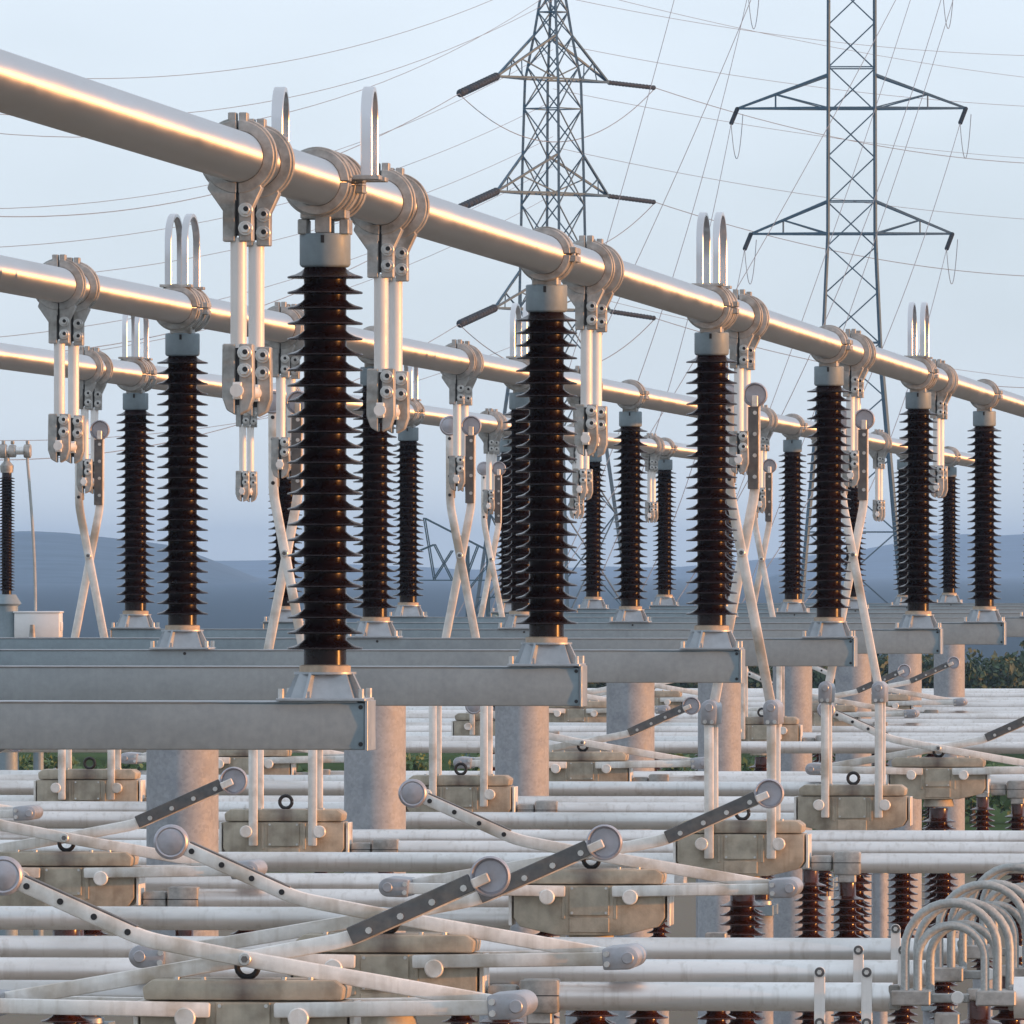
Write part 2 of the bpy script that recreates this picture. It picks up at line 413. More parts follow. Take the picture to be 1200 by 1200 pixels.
# ------------------------------------------------------------------ post insulators
def shed_profile(h, core, tip, z0, pitch, count, neck=None):
    p = [(core, 0), (core, z0 - .012)]
    for i in range(count):
        z = z0 + i * pitch
        p += [(core, z - .004), (core + .012, z + .001), (tip - .004, z - .003), (tip, z + .001), (tip - .002, z + .007), (core + (tip - core) * .52, z + .018), (core + (tip - core) * .16, z + pitch * .42), (core, z + pitch * .58)]
    p += [(neck or core, h)]
    return p
PZ0, PZ1 = E - .441, E + 1.659
porc_me = MB().lathe(shed_profile(2.1, .112, .199, .085, .0812, 25, .10), 56).mesh('porcelain', angle=50)
ped = MB()
ped.lathe([(.13, BT + .018), (.122, PZ0 - .038)], 32)
for k in range(4):
    Mk = Matrix.Rotation(R(90 * k - 22), 4, 'Z')
    ped.prism([(.10, BT + .018), (.235, BT + .018), (.165, PZ0 - .04), (.10, PZ0 - .04)], -.008, .008, Mk)
ped.lathe([(.165, PZ0 - .048), (.165, PZ0 - .036)], 32)
ped_me = ped.mesh('pedestal')
sk = MB()
for (a, b) in (((-.165, -.165), (.165, -.165)), ((.165, -.165), (.165, .165)), ((.165, .165), (-.165, .165)), ((-.165, .165), (-.165, -.165))):
    z0, z1 = BT + .017, PZ0 - .046
    q = .752
    sk.add([(a[0], a[1], z0), (b[0], b[1], z0), (b[0] * q, b[1] * q, z1), (a[0] * q, a[1] * q, z1)], [(0, 1, 2, 3)])
sk.add([(-.124, -.124, PZ0 - .046), (.124, -.124, PZ0 - .046), (.124, .124, PZ0 - .046), (-.124, .124, PZ0 - .046)], [(0, 1, 2, 3)])
skirt_me = sk.mesh('skirt')
bpl_me = MB().box((0, 0, BT + .0095), (.47, .47, .015)).mesh('base_plate', .003)
cem_me = MB().lathe([(.135, PZ0 - .036), (.135, PZ0 - .004), (.118, PZ0 + .002)], 40).mesh('cement_band')
capm_me = MB().lathe([(.118, PZ1 - .012), (.128, PZ1 - .006), (.134, PZ1 + .004), (.134, PZ1 + .158), (.128, PZ1 + .166), (.0, PZ1 + .166)], 44).mesh('cap')
stud_me = MB().cyl((0, 0, 0), (0, 0, .05), .016, n=6).mesh('stud')
slot_me = MB().box((0, -.134, PZ1 + .135), (.018, .006, .04)).mesh('slot')
sad = MB().box((0, 0, (PZ1 + .166 + ZT - RT - .01) / 2), (.17, .24, ZT - RT - .01 - PZ1 - .166 + .02)).mesh('saddle', .01)
def ring_pair(horizontal, r1, y0, y1, ears=True):
    out = []
    g = 1.6
    for k in range(2):
        mb = MB()
        if horizontal:
            a0, a1 = (g, 180 - g) if k == 0 else (180 + g, 360 - g)
        else:
            a0, a1 = (-90 + g, 90 - g) if k == 0 else (90 + g, 270 - g)
        mb.arc((0, 0), RT + .001, r1, a0, a1, y0, y1, 28)
        mb.arc((0, 0), r1 - .004, r1 + .012, a0 + 6, a1 - 6, y0 + (y1 - y0) * .3, y0 + (y1 - y0) * .7, 24)
        if ears:
            for s in (-1, 1):
                if horizontal: mb.box((s * (r1 + .012), (y0 + y1) / 2, (1 if k == 0 else -1) * .027), (.05, (y1 - y0) * .9, .04))
                else: mb.box(((1 if k == 0 else -1) * .027, (y0 + y1) / 2, s * (r1 + .012)), (.04, (y1 - y0) * .9, .05))
        out.append(mb.mesh('clamp_half', .004))
    return out
clampH = ring_pair(True, .170, -.21, .21)
clampV = [ring_pair(True, .172, -.46, -.30, False), ring_pair(True, .172, -.10, .10, True), ring_pair(True, .172, .30, .46, False)]
earb_me = MB().cyl((0, 0, -.05), (0, 0, .05), .013, n=6).mesh('bolt')
def loop_mesh(x, w, hgt, base, tx_=.026):
    """inverted U strap in the Y-Z plane"""
    e = min(w, .2); pts = [(0, -w, base)] + [(0, -w, base + (hgt - e) * t) for t in (.3, .6, 1)]
    for k in range(1, 12):
        a = math.pi - math.pi * k / 12
        pts.append((0, w * math.cos(a), base + hgt - e + e * math.sin(a)))
    pts += [(0, w, base + (hgt - e) * t) for t in (1, .6, .3, 0)]
    mb = MB(); vs = []; fs = []
    tx = tx_; th = .014
    for i, p in enumerate(pts):
        q0 = Vector(pts[max(i - 1, 0)]); q1 = Vector(pts[min(i + 1, len(pts) - 1)])
        t = (q1 - q0).normalized(); nn = Vector((0, -t.z, t.y))
        for sx, sn in ((-1, -1), (1, -1), (1, 1), (-1, 1)):
            v = Vector(p) + nn * th * sn
            vs.append((x + sx * tx, v.y, v.z))
    m = len(pts)
    for i in range(m - 1):
        for k in range(4): fs.append((i * 4 + k, i * 4 + (k + 1) % 4, i * 4 + 4 + (k + 1) % 4, i * 4 + 4 + k))
    fs += [(3, 2, 1, 0), tuple((m - 1) * 4 + k for k in range(4))]
    return mb.add(vs, fs).mesh('strap_loop', .003)
loopL = loop_mesh(-.064, .40, .56, ZT - E + .165)
loopR = loop_mesh(.064, .40, .56, ZT - E + .165)
lpad = MB().box((0, -.40, ZT - E + .168), (.25, .13, .022)).box((0, .40, ZT - E + .168), (.25, .13, .022)).mesh('strap_pad', .003)
loopL2 = loop_mesh(-.235, .16, .46, ZT - E + .04, .030)
loopR2 = loop_mesh(.235, .16, .46, ZT - E + .04, .030)
lpad2 = MB()
for s in (-1, 1):
    for y in (-.16, .16): lpad2.box((s * .225, y, ZT - E + .03), (.17, .16, .024))
lpad2 = lpad2.mesh('strap_pad', .003)

def post(X, n, label, kind):
    dz = DZ.get(n, 0)
    t = thing('post_insulator', (X, YN(n), 0), label, 'insulator', 'post insulators on the steel beams')
    part('base_plate', bpl_me, M_PLATE, t, (0, 0, dz))
    p = part('pedestal', ped_me, M_PLATE, t, (0, 0, dz))
    part('skirt', skirt_me, M_PLATE, p)
    for sx in (-1, 1):
        for sy in (-1, 1): part('stud', stud_me, M_BOLT, p, (sx * .21, sy * .21, BT + .016))
    part('cement_band', cem_me, M_CEM, t, (0, 0, dz))
    part('porcelain', porc_me, M_PORC, t, (0, 0, PZ0 + dz))
    c = part('cap', capm_me, M_GALV, t, (0, 0, dz))
    part('slot', slot_me, M_BLACK, c)
    if n == 1:
        k = MB().box((0, -.02, PZ1 + .166 + dz + .045), (.085, .20, .09)).box((.11, 0, PZ1 + .2 + dz), (.05, .2, .08)).box((-.11, 0, PZ1 + .2 + dz), (.05, .2, .08))
        k.box((0, 0, PZ1 + .166 + .10 + dz), (.24, .22, .05))
        part('saddle', k.mesh('saddle', .006), M_CAST, t)
    else:
        part('saddle', sad, M_CAST, t)
    for me in (clampH if kind == 'plain' else clampV[0] + clampV[1] + clampV[2]):
        part('clamp_half', me, M_CAST, t, (0, 0, ZT))
    for s in (-1, 1):
        for y in ((-.13, .13) if kind == 'plain' else ()):
            part('bolt', earb_me, M_BOLT, t, (s * .185, y, ZT))
    return t
def loops(X, n, label, wide=False):
    t = thing('expansion_connector', (X, YN(n), 0), label, 'connector', 'inverted U expansion connectors on the bus tubes')
    for me in ((loopL2, loopR2) if wide else (loopL, loopR)): part('strap_loop', me, M_STRAP, t, (0, 0, E))
    part('strap_pad', lpad2 if wide else lpad, M_CAST, t, (0, 0, E))
NAME = {XA: 'nearest', XB: 'middle', XC: 'farthest'}
for X, ns in ((XA, range(1, 8)), (XB, range(2, 12)), (XC, range(4, 12))):
    for i, n in enumerate(ns):
        odd = n % 2 == 1
        post(X, n, f'ribbed dark brown post insulator, {ORD[i]} from left under the {NAME[X]} upper bus tube', 'joint' if odd else 'plain')
    k = 0
    for n in ns:
        if n % 2 == 1 and not (X == XC and n > 9) and not (X == XB and n > 9):
            loops(X, n, f'pair of bright upright strap loops, {ORD[k]} from left on the {NAME[X]} upper bus tube', n == 1); k += 1

# ------------------------------------------------------------------ hanging contacts
hc_ring = ring_pair(False, .180, -.055, .055)
def hanger_proto():
    t = thing('hanging_contact', (0, 0, 0), 'x', 'contact', 'hanging contacts under the bus tubes')
    up = []
    zt, zb = ZT - RT - .03, E + 1.60
    lo_t, lo_b = E + 1.10, E + .90
    tl = MB().prism([(-.012, zb), (-.073, zb), (-.073, zt - .11), (-.15, zt + .0), (-.13, zt + .06), (-.012, zt)], -.05, .05).mesh('clamp_jaw', .005)
    tr = MB().prism([(.006, zb), (.073, zb), (.073, zt - .10), (.12, zt - .0), (.10, zt + .05), (.006, zt)], -.05, .05).mesh('clamp_jaw', .005)
    rod = MB().cyl((0, 0, lo_t - .02), (0, 0, zb + .02), .040, n=24).mesh('rod')
    ll = MB().prism([(-.012, lo_t), (-.075, lo_t), (-.078, lo_b), (-.078, lo_b - .06), (-.055, lo_b - .125), (-.012, lo_b - .15)], -.045, .045).mesh('contact_clamp_jaw', .006)
    lr = MB().prism([(.008, lo_t), (.075, lo_t), (.078, lo_b), (.078, lo_b - .06), (.055, lo_b - .125), (.008, lo_b - .15)], -.045, .045).mesh('contact_clamp_jaw', .006)
    gap_shade = MB().box((-.003, 0, (zb + zt) / 2 + .01), (.03, .07, zt - zb - .04)).box((-.003, 0, (lo_t + lo_b - .12) / 2), (.03, .06, lo_t - lo_b + .08)).mesh('gap_shade')  # added black filler, paints the shade in the slits between the jaws
    keep = MB().box((0, -.055, lo_b - .03), (.045, .03, .085)).mesh('keeper', .004)
    for s in (-1, 1):
        y = s * .40
        for me in hc_ring: part('clamp_ring', me, M_CAST, t, (0, y, ZT))
        part('clamp_jaw', tl, M_CAST, t, (0, y, 0))
        j = part('clamp_jaw', tr, M_CAST, t, (0, y, 0))
        for z in (zb + .065, zb + .155): part('bolt', hexb, M_BOLT, j, (.04, -.05, z)); part('socket', sock, M_BLACK, j, (.04, -.05, z))
        part('rod', rod, M_ROD, t, (0, y, 0))
        part('gap_shade', gap_shade, M_BLACK, t, (0, y, 0))
        part('contact_clamp_jaw', ll, M_CAST, t, (0, y, 0))
        j = part('contact_clamp_jaw', lr, M_CAST, t, (0, y, 0))
        for z in (lo_t - .045, lo_t - .13): part('bolt', hexb, M_BOLT, j, (.035, -.045, z)); part('socket', sock, M_BLACK, j, (.035, -.045, z))
        part('keeper', keep, M_ROD, t, (0, y, 0))
    part('contact_bar', MB().cyl((0, -.50, E + .87), (0, .50, E + .87), .032, n=20).mesh('contact_bar'), M_ROD, t)
    return t
hb = MB().cyl((0, .01, 0), (0, -.012, 0), .036, n=20).cyl((0, -.012, 0), (0, -.045, 0), .026, n=6)
hexb = hb.mesh('bolt', .002)
sock = MB().cyl((.006, -.044, .004), (.006, -.047, .004), .013, n=10).mesh('socket')
HANG = {XA: [56.90, 63.99, 77.96, 93.04, 108.40, 124.14], XB: [82.35, 97.04, 113.08, 127.78, 157.84, 171.6, 186.38], XC: [116.13, 130.50, 161.6, 176.2, 191.3]}
hp = None
for X, l in HANG.items():
    for i, y in enumerate(l):
        if hp is None: hp = hanger_proto(); o = hp
        else: o = copy_tree(hp)
        o.location = (X, y, 0)
        o['label'] = f'pale twin-rod hanging contact with split clamps, {ORD[i]} from left on the {NAME[X]} upper bus tube'

# ------------------------------------------------------------------ pantograph disconnectors and lower tubes
ZL = E - 2.368; RL = .080
ins_me = MB().lathe(shed_profile(1.95, .10, .185, .08, .075, 24), 40).mesh('porcelain', angle=50)
thin_me = MB().lathe(shed_profile(1.95, .068, .135, .07, .062, 29), 32).mesh('porcelain', angle=50)
def panto_proto(closed):
    t = thing('pantograph_disconnector', (0, 0, 0), 'x', 'disconnector', 'pantograph disconnectors')
    z = lambda v: E + v
    body = MB().prism([(-.51, z(-2.13)), (-.51, z(-2.35)), (-.47, z(-2.41)), (-.22, z(-2.47)), (.22, z(-2.47)), (.47, z(-2.41)), (.51, z(-2.35)), (.51, z(-2.13))], -.19, .19).mesh('gearbox', .010, 2)
    g = part('gearbox', body, M_BOX, t)
    lid = MB().prism([(-.49, z(-2.125)), (.49, z(-2.125)), (.50, z(-2.06)), (.45, z(-2.025)), (-.45, z(-2.025)), (-.50, z(-2.06))], -.205, .205).mesh('lid', .014, 2)
    part('lid', lid, M_LID, g)
    part('cover_panel', MB().box((0, -.196, z(-2.235)), (.27, .018, .20)).mesh('cover_panel', .004), M_BOX, g)
    part('lower_panel', MB().box((0, -.194, z(-2.40)), (.27, .012, .10)).mesh('lower_panel', .004), M_BOX, g)
    for bx_ in (-.115, .115):
        for bz_ in (-.083, .083): part('panel_screw', dotb2, M_BOLT, g, (bx_, -.205, z(-2.235) + bz_))
    for s in (-1, 1): part('rib', MB().box((s * .175, -.193, z(-2.25)), (.025, .012, .22)).mesh('rib', .003), M_BOX, g)
    part('neck', MB().lathe([(.17, z(-2.55)), (.15, z(-2.47))], 32).mesh('neck', .004), M_BOX, g)
    for s in (-1, 1):
        part('end_flange', MB().box((s * .535, 0, z(-2.27)), (.022, .34, .27)).mesh('end_flange', .003), M_ARM, t)
        for xx in (.20, .33): part('lid_bolt', MB().cyl((0, 0, 0), (0, 0, .018), .014, n=6).mesh('lid_bolt'), M_BOLT, g, (s * xx, -.17, z(-2.025) - .004))
    rng = []
    for k in range(20):
        a = 2 * math.pi * k / 19; rng.append((.052 * math.cos(a), 0, z(-1.965) + .052 * math.sin(a)))
    part('lifting_eye', MB().tube(rng, .015, 8).mesh('lifting_eye'), M_BLACK, t)
    PX, PZ = .28, z(-2.21)
    if closed:
        EX, EZ = .25, z(-1.17); CZ = z(.126); BX, BZ = .097, z(.627); TX, TZ = .10, z(1.34)
    else:
        EX, EZ = 1.30, z(-2.15); CZ = z(-1.925); BX, BZ = .50, z(-1.83); TX, TZ = 1.15, z(-1.54)
    for s in (-1, 1):
        d = Vector((EX - PX, 0, EZ - PZ)).normalized()
        off = Vector((-d.z, 0, d.x)) * (.045 if not closed else 0)   # folded arms lie just above the pivots
        a0 = Vector((PX, 0, PZ)) - d * .12 + off; a1 = Vector((EX, 0, EZ)) - d * .06
        if closed: a0 = Vector((PX - .03, 0, PZ - .12))
        for yy, nm in ((-.235, 'lower_arm'), (.235, 'lower_arm')):
            la = part(nm, MB().bar((s * a0.x, yy, a0.z), (s * a1.x, yy, a1.z), .075, .05).mesh('lower_arm', .012, 2), M_ARM, t)
            part('pivot_disc', MB().cyl((s * (PX + (.03 if closed else 0)), yy - .035, PZ), (s * (PX + (.03 if closed else 0)), yy + .035, PZ), .052, n=28).mesh('pivot_disc', .006), M_ARM, la)
        k = MB()
        kd = d * .085
        e = Vector((EX, 0, EZ))
        ns = Vector((-d.z, 0, d.x))
        ol = [e - kd + ns * .060, e - kd - ns * .060]
        for q in range(-90, 91, 15): ol.append(e + d * (.05 + .066 * math.cos(R(q))) + ns * (.064 * math.sin(R(q))))
        k.prism([(s * p.x, p.z) for p in ol], -.28, .28)
        kn = part('knuckle', k.mesh('knuckle', .012, 2), M_KNUCK, t)
        cb = e + d * .055
        part('pin', MB().cyl((s * cb.x, -.278, cb.z), (s * cb.x, -.294, cb.z), .034, n=18).mesh('pin', .004), M_KNUCK, kn)
        for q in (-.028, .028):
            c = e - d * .062 + Vector((-d.z, 0, d.x)) * q
            part('bolt', smallb, M_BOLT, kn, (s * c.x, -.284, c.z))
    # upper arms: front one ends upper left, rear one ends upper right
    for s, yy in ((-1, -.075), (1, .075)):
        pts = [Vector((-s * EX, yy, EZ)), Vector((0, yy, CZ)), Vector((s * BX, yy, BZ)), Vector((s * TX, yy, TZ))]
        d1 = (pts[2] - pts[1]).normalized(); d2 = (pts[3] - pts[2]).normalized()
        arm = MB()
        q = [pts[0], pts[1]]
        for k in range(7):
            u = k / 6; A = pts[2] - d1 * .09; B_ = pts[2]; C_ = pts[2] + d2 * .09
            q.append(A * (1 - u) ** 2 + B_ * 2 * u * (1 - u) + C_ * u * u)
        q.append(pts[3])
        w = .039
        for a, b in zip(q, q[1:]):
            dd = (b - a).normalized() * .006
            arm.bar(a - dd, b + dd, w * 2, .07)
        am = MB(); vs = []; fs = []
        for i, p in enumerate(q):
            tt = (q[min(i + 1, len(q) - 1)] - q[max(i - 1, 0)]).normalized(); nn = Vector((-tt.z, 0, tt.x))
            for sn, sy in ((-1, -1), (1, -1), (1, 1), (-1, 1)): vs.append(tuple(p + nn * w * sn + Vector((0, .032 * sy, 0))))
        for i in range(len(q) - 1):
            for k in range(4): fs.append((i * 4 + k, i * 4 + (k + 1) % 4, i * 4 + 4 + (k + 1) % 4, i * 4 + 4 + k))
        m_ = len(q) - 1
        fs += [(3, 2, 1, 0), tuple(m_ * 4 + k for k in range(4))]
        ua = part('upper_arm', am.add(vs, fs).mesh('upper_arm', .012, 2), M_ARM, t)
        nn = Vector((-d2.z, 0, d2.x)); nn = nn if nn.z >= 0 else -nn
        if closed: nn = Vector((-s, 0, 0))
        st0 = pts[2] + d2 * .06; st1 = pts[3] - d2 * .04
        if s < 0:
            c0 = nn * .036
            part('contact_strip', MB().bar(st0 + c0 + Vector((0, .012, 0)), st1 + c0 + Vector((0, .012, 0)), .022, .07).mesh('contact_strip', .003), M_DARK, ua)
            for k in range(4):
                c = st0 + (st1 - st0) * (.05 + .3 * k)
                part('bolt', dotb, M_BLACK, ua, (c.x, c.y - .034, c.z))
        else:
            c0 = nn * .012 + Vector((0, -.048, 0))
            stp = part('contact_strip', MB().bar(st0 - d2 * .05 + c0, st1 + c0, .088, .02).mesh('contact_strip', .004), M_DARK, ua)
            for k in range(4):
                c = st0 + c0 + (st1 - st0) * (.08 + .28 * k) - nn * .012
                part('bolt', smallb, M_BOLT, stp, (c.x, c.y - .010, c.z))
        # shield disc at the tip
        Mx = Matrix.Translation(pts[3] + d2 * .055 + Vector((0, -.03 if s < 0 else -.03, 0))) @ Matrix.Rotation(R(90), 4, 'X')
        if s < 0:
            pr = [(.0, .020), (.060, .019), (.074, .014), (.082, .018), (.092, .012), (.098, .0), (.097, -.03), (.089, -.032), (.086, -.01), (.0, .0)]
        else:
            pr = [(.0, .0), (.078, .002), (.085, .03), (.091, .038), (.100, .032), (.100, .0), (.088, -.035), (.05, -.05), (.0, -.052)]
        part('shield', MB().lathe(pr, 40, Mx).mesh('shield', angle=40), M_SHIELD, t)
        if s > 0:
            cp = pts[3] + d2 * .0 + Vector((0, -.07, 0))
            part('clip', MB().bar(cp - d2 * .04, cp + d2 * .05, .05, .03).mesh('clip', .006), M_ARM, ua)
    sb = part('scissor_pivot', MB().cyl((0, -.135, CZ), (0, .125, CZ), .032, n=20).mesh('scissor_pivot', .004), M_BOLT, t)
    part('pivot_cap', MB().cyl((0, -.137, CZ), (0, -.142, CZ), .018, n=6).mesh('pivot_cap'), M_DARK, sb)
    # supports
    pi = part('porcelain', ins_me, M_PORC2, t, (0, 0, z(-4.52)))
    part('flange', MB().lathe([(.15, 0), (.15, .05), (.11, .07)], 32).mesh('flange'), M_PLATE, t, (0, 0, z(-4.585)))
    part('drive_porcelain', thin_me, M_PORC2, t, (.0, .42, z(-4.52)))
    part('drive_link', MB().box((0, .30, z(-2.52)), (.09, .36, .05)).mesh('drive_link', .006), M_CAST, t)
    part('support_channel', MB().box((0, .2, z(-4.66)), (.34, 1.0, .14)).mesh('support_channel', .006), M_GALV, t)
    part('pedestal', MB().lathe([(.17, .03), (.17, z(-4.73))], 32).mesh('pedestal'), M_COL, t)
    part('foot_plate', MB().box((0, 0, .02), (.6, .6, .04)).mesh('foot_plate'), M_PLATE, t)
    return t
smallb = MB().cyl((0, .006, 0), (0, -.012, 0), .017, n=8).mesh('bolt')
dotb2 = MB().cyl((0, .003, 0), (0, -.007, 0), .010, n=6).mesh('panel_screw')
dotb = MB().cyl((0, .004, 0), (0, -.004, 0), .016, n=16).mesh('bolt')
# (bus X, Y, closed, tube key)
PANTO = [(XA, 56.90, 0, (0, 'c')), (XA, 63.99, 0, (1, 'a')), (XA, 77.96, 0, (2, 'a')), (XA, 93.04, 1, (3, 'a')), (XA, 108.40, 1, (4, 'a')), (XA, 124.14, 0, (5, 'a')),
         (XB, 82.35, 0, (2, 'b')), (XB, 97.04, 1, (3, 'b')), (XB, 113.08, 1, (4, 'b')), (XB, 127.78, 0, (5, 'b')), (XB, 157.84, 1, (7, 'b')), (XB, 171.6, 0, (8, 'b')), (XB, 186.38, 0, (9, 'b')),
         (XC, 101.2, 0, (3, 'c')), (XC, 116.13, 1, (4, 'c')), (XC, 130.50, 0, (5, 'c')), (XC, 161.6, 1, (7, 'c')), (XC, 176.2, 0, (8, 'c')), (XC, 191.3, 0, (9, 'c'))]
protos = {}
cnt = {}
for X, y, cl, key in PANTO:
    if cl not in protos: protos[cl] = panto_proto(cl); o = protos[cl]
    else: o = copy_tree(protos[cl])
    o.location = (X, y, 0)
    o.rotation_euler.z = R(random.uniform(-.6, .6))
    k = cnt.get((X, cl), 0); cnt[(X, cl)] = k + 1
    st = 'raised' if cl else 'folded'
    o['label'] = f'{st} scissor disconnector, {ORD[k]} {st} one from left below the {NAME[X]} upper bus tube'

OFF = {'a': 3.6, 'b': 7.6, 'c': 11.6}
pan_at = {key: (X, y) for X, y, cl, key in PANTO}
PHN = {'a': 'front', 'b': 'middle', 'c': 'rear'}
coup_me = MB()
coup_me.box((.64, 0, 0), (.17, .15, .125)).box((.845, 0, 0), (.22, .20, .19))
coup_me = coup_me.mesh('coupling', .022, 2)
coupl_me = MB().box((.64, 0, .005), (.172, .152, .006)).box((.845, 0, .005), (.222, .202, .006)).mesh('coupling_seam')
strap_me = MB()
out = [(.03 * math.cos(R(a)), .14 + .03 * math.sin(R(a))) for a in range(0, 181, 20)] + [(-.03, -.14 + 0)] + [(.03 * math.cos(R(a)), -.14 + .03 * math.sin(R(a))) for a in range(180, 361, 20)]
strap_me = MB().prism(out, -.095, -.083).mesh('clamp_strap', .002)
sbolt = MB().cyl((0, -.08, 0), (0, -.122, 0), .014, n=6).mesh('strap_bolt')
swash = MB().cyl((0, -.08, 0), (0, -.102, 0), .027, n=20).mesh('strap_washer')
cap_l = MB().lathe([(.084, -.02), (.084, .05), (.06, .068), (0, .07)], 28, Matrix.Rotation(R(90), 4, 'Y')).mesh('end_cap')
for n in range(0, 12):
    for ph in 'abc':
        if (n == 0 and ph != 'c') or n == 6: continue
        key = (n, ph)
        y = pan_at[key][1] if key in pan_at else 60.1 + 14.9 * (n - 1) + OFF[ph]
        xl = -.14 * y - 2.5
        odd = n % 2 == 1 or n == 0
        xr = (-3.50 if n == 1 else 1.0) if odd else -6.35
        segs = []
        if key in pan_at:
            px = pan_at[key][0]
            segs = [(xl, px - .55, 'left'), (px + .955, xr, 'right')]
        else: segs = [(xl, xr, 'whole')]
        for a, b, side in segs:
            if b - a < .15: continue
            where = {'left': ', left of its disconnector', 'right': ', right of its disconnector', 'whole': ''}[side]
            rown = f'{PHN[ph]} tube of the {ORD[n]} cross row' if n else 'lone tube along the bottom edge'
            t = thing('lower_bus_tube', (0, y, 0), f'pale lower tube, {rown}{where}', 'bus tube', 'lower bus tubes lying across the view')
            part('tube', MB().cyl((a, 0, ZL), (b, 0, ZL), RL, n=40).mesh('tube'), M_TUBE2, t)
            if side == 'right':
                px = pan_at[key][0]
                c = part('coupling', coup_me, M_CAST, t, (px, 0, ZL))
                part('coupling_seam', coupl_me, M_BLACK, c)
            if not odd and side != 'left': part('end_cap', cap_l, M_CAST, t, (b, 0, ZL))
            if n == 1 and side != 'left':
                for sx in (-3.90, -3.64):
                    c = part('clamp_strap', strap_me, M_ROD, t, (sx, 0, ZL))
                    for zz in (-.14, .14): part('strap_washer', swash, M_DARK, c, (0, 0, zz)); part('strap_bolt', sbolt, M_BOLT, c, (0, 0, zz))
        # posts carrying the tube
        xs = []
        if key in pan_at: xs.append(pan_at[key][0] + .845)
        if ph == 'b' and odd: xs.append(-6.0)
        if ph == 'c' and odd: xs.append(-5.45)
        if n == 1: xs.append(-3.2)
        for i, x in enumerate(xs):
            rown = f'{PHN[ph]} tube of the {ORD[n]} cross row' if n else 'lone tube along the bottom edge'
            wh = 'beside the disconnector' if (key in pan_at and i == 0) else ('near the flexible loops' if n == 1 and x == -3.2 else 'towards the right end')
            t = thing('tube_post', (x, y, 0), f'slim brown post under the {rown}, {wh}', 'insulator', 'slim posts under the lower tubes')
            part('porcelain', thin_me, M_PORC2, t, (0, 0, ZL - RL - .07 - 1.95))
            part('tube_saddle', MB().box((0, 0, ZL - RL - .04), (.14, .16, .07)).mesh('tube_saddle', .008), M_CAST, t)
            part('flange', MB().lathe([(.12, ZL - RL - 2.07), (.12, ZL - RL - 2.02)], 24).mesh('flange'), M_PLATE, t)
            part('pedestal', MB().lathe([(.11, .02), (.11, ZL - RL - 2.07)], 24).mesh('pedestal'), M_COL, t)
            part('foot_plate', MB().box((0, 0, .01), (.4, .4, .02)).mesh('foot_plate'), M_PLATE, t)

# flexible loops joining the tubes of the first row, and the tubes that go on to the right
def loop_pts(cx, w, h, y):
    pts = [(cx - w, y, ZL + .02)]
    pts += [(cx - w, y, ZL + (h - w) * t) for t in (.3, .65, 1)]
    for k in range(1, 14):
        a = math.pi - math.pi * k / 14; pts.append((cx + w * math.cos(a), y, ZL + h - w + w * math.sin(a)))
    pts += [(cx + w, y, ZL + (h - w) * t) for t in (1, .65, .3)] + [(cx + w, y, ZL + .02)]
    return pts
for i, ph in enumerate('abc'):
    y = pan_at[(1, 'a')][1] if ph == 'a' else 60.1 + OFF[ph]
    cx = -3.16
    t = thing('flexible_connector', (0, y, 0), f'arched grey stranded cables joining two lower tubes, {["front", "middle", "rear"][i]} set at the right edge', 'cable connector', 'flexible cable connectors')
    for s in (-1, 1):
        tb = MB().box((cx + s * .235, 0, ZL), (.22, .34, .085))
        tb.box((cx + s * .33, 0, ZL), (.06, .16, .14))
        part('terminal', tb.mesh('terminal', .008), M_CAST, t)
    for yy, sx in ((-.10, -.012), (.12, .045)):
        for w, h in ((.255, .525), (.185, .40)):
            part('cable', MB().tube(loop_pts(cx + sx, w, h, yy), .024, 12).mesh('cable'), M_CABLE, t)
    part('guide_bar', MB().box((cx - .04, 0, ZL - .005), (.24, .07, .05)).mesh('guide_bar', .006), M_CAST, t)
    part('bolt', MB().cyl((cx + .02, -.035, ZL), (cx + .02, -.075, ZL), .036, n=20).mesh('bolt', .004), M_ROD, t)
    t2 = thing('lower_bus_tube', (0, y, 0), f'stub of pale lower tube right of the {["front", "middle", "rear"][i]} set of arched cables', 'bus tube', 'lower bus tubes lying across the view')
    part('tube', MB().cyl((cx + .33, 0, ZL), (2.0, 0, ZL), .115, n=40).mesh('tube'), M_TUBE2, t2)

# ------------------------------------------------------------------ pylons
unit = MB().box((0, 0, .5), (1, 1, 1)).mesh('steel_bar')
def bar(name, parent, p0, p1, w, m=M_PYL):
    p0 = Vector(p0); p1 = Vector(p1); d = p1 - p0
    o = part(name, unit, m, parent)
    o.matrix_local = Matrix.Translation(p0) @ d.to_track_quat('Z', 'Y').to_matrix().to_4x4() @ Matrix.Diagonal((w, w, d.length, 1))
    return o
unit.materials.append(M_PYL)
def string_mesh():
    mb = MB(); pr = []
    for k in range(14):
        z = k / 14; pr += [(.10, z), (.16, z + .02), (.16, z + .035), (.10, z + .05)]
    return mb.lathe(pr, 10).mesh('insulator_string')
str_me = string_mesh()
def istring(parent, p0, p1, r=1.0):
    p0 = Vector(p0); p1 = Vector(p1); d = p1 - p0
    o = part('insulator_string', str_me, M_STRING, parent)
    o.matrix_local = Matrix.Translation(p0) @ d.to_track_quat('Z', 'Y').to_matrix().to_4x4() @ Matrix.Diagonal((r, r, d.length, 1))
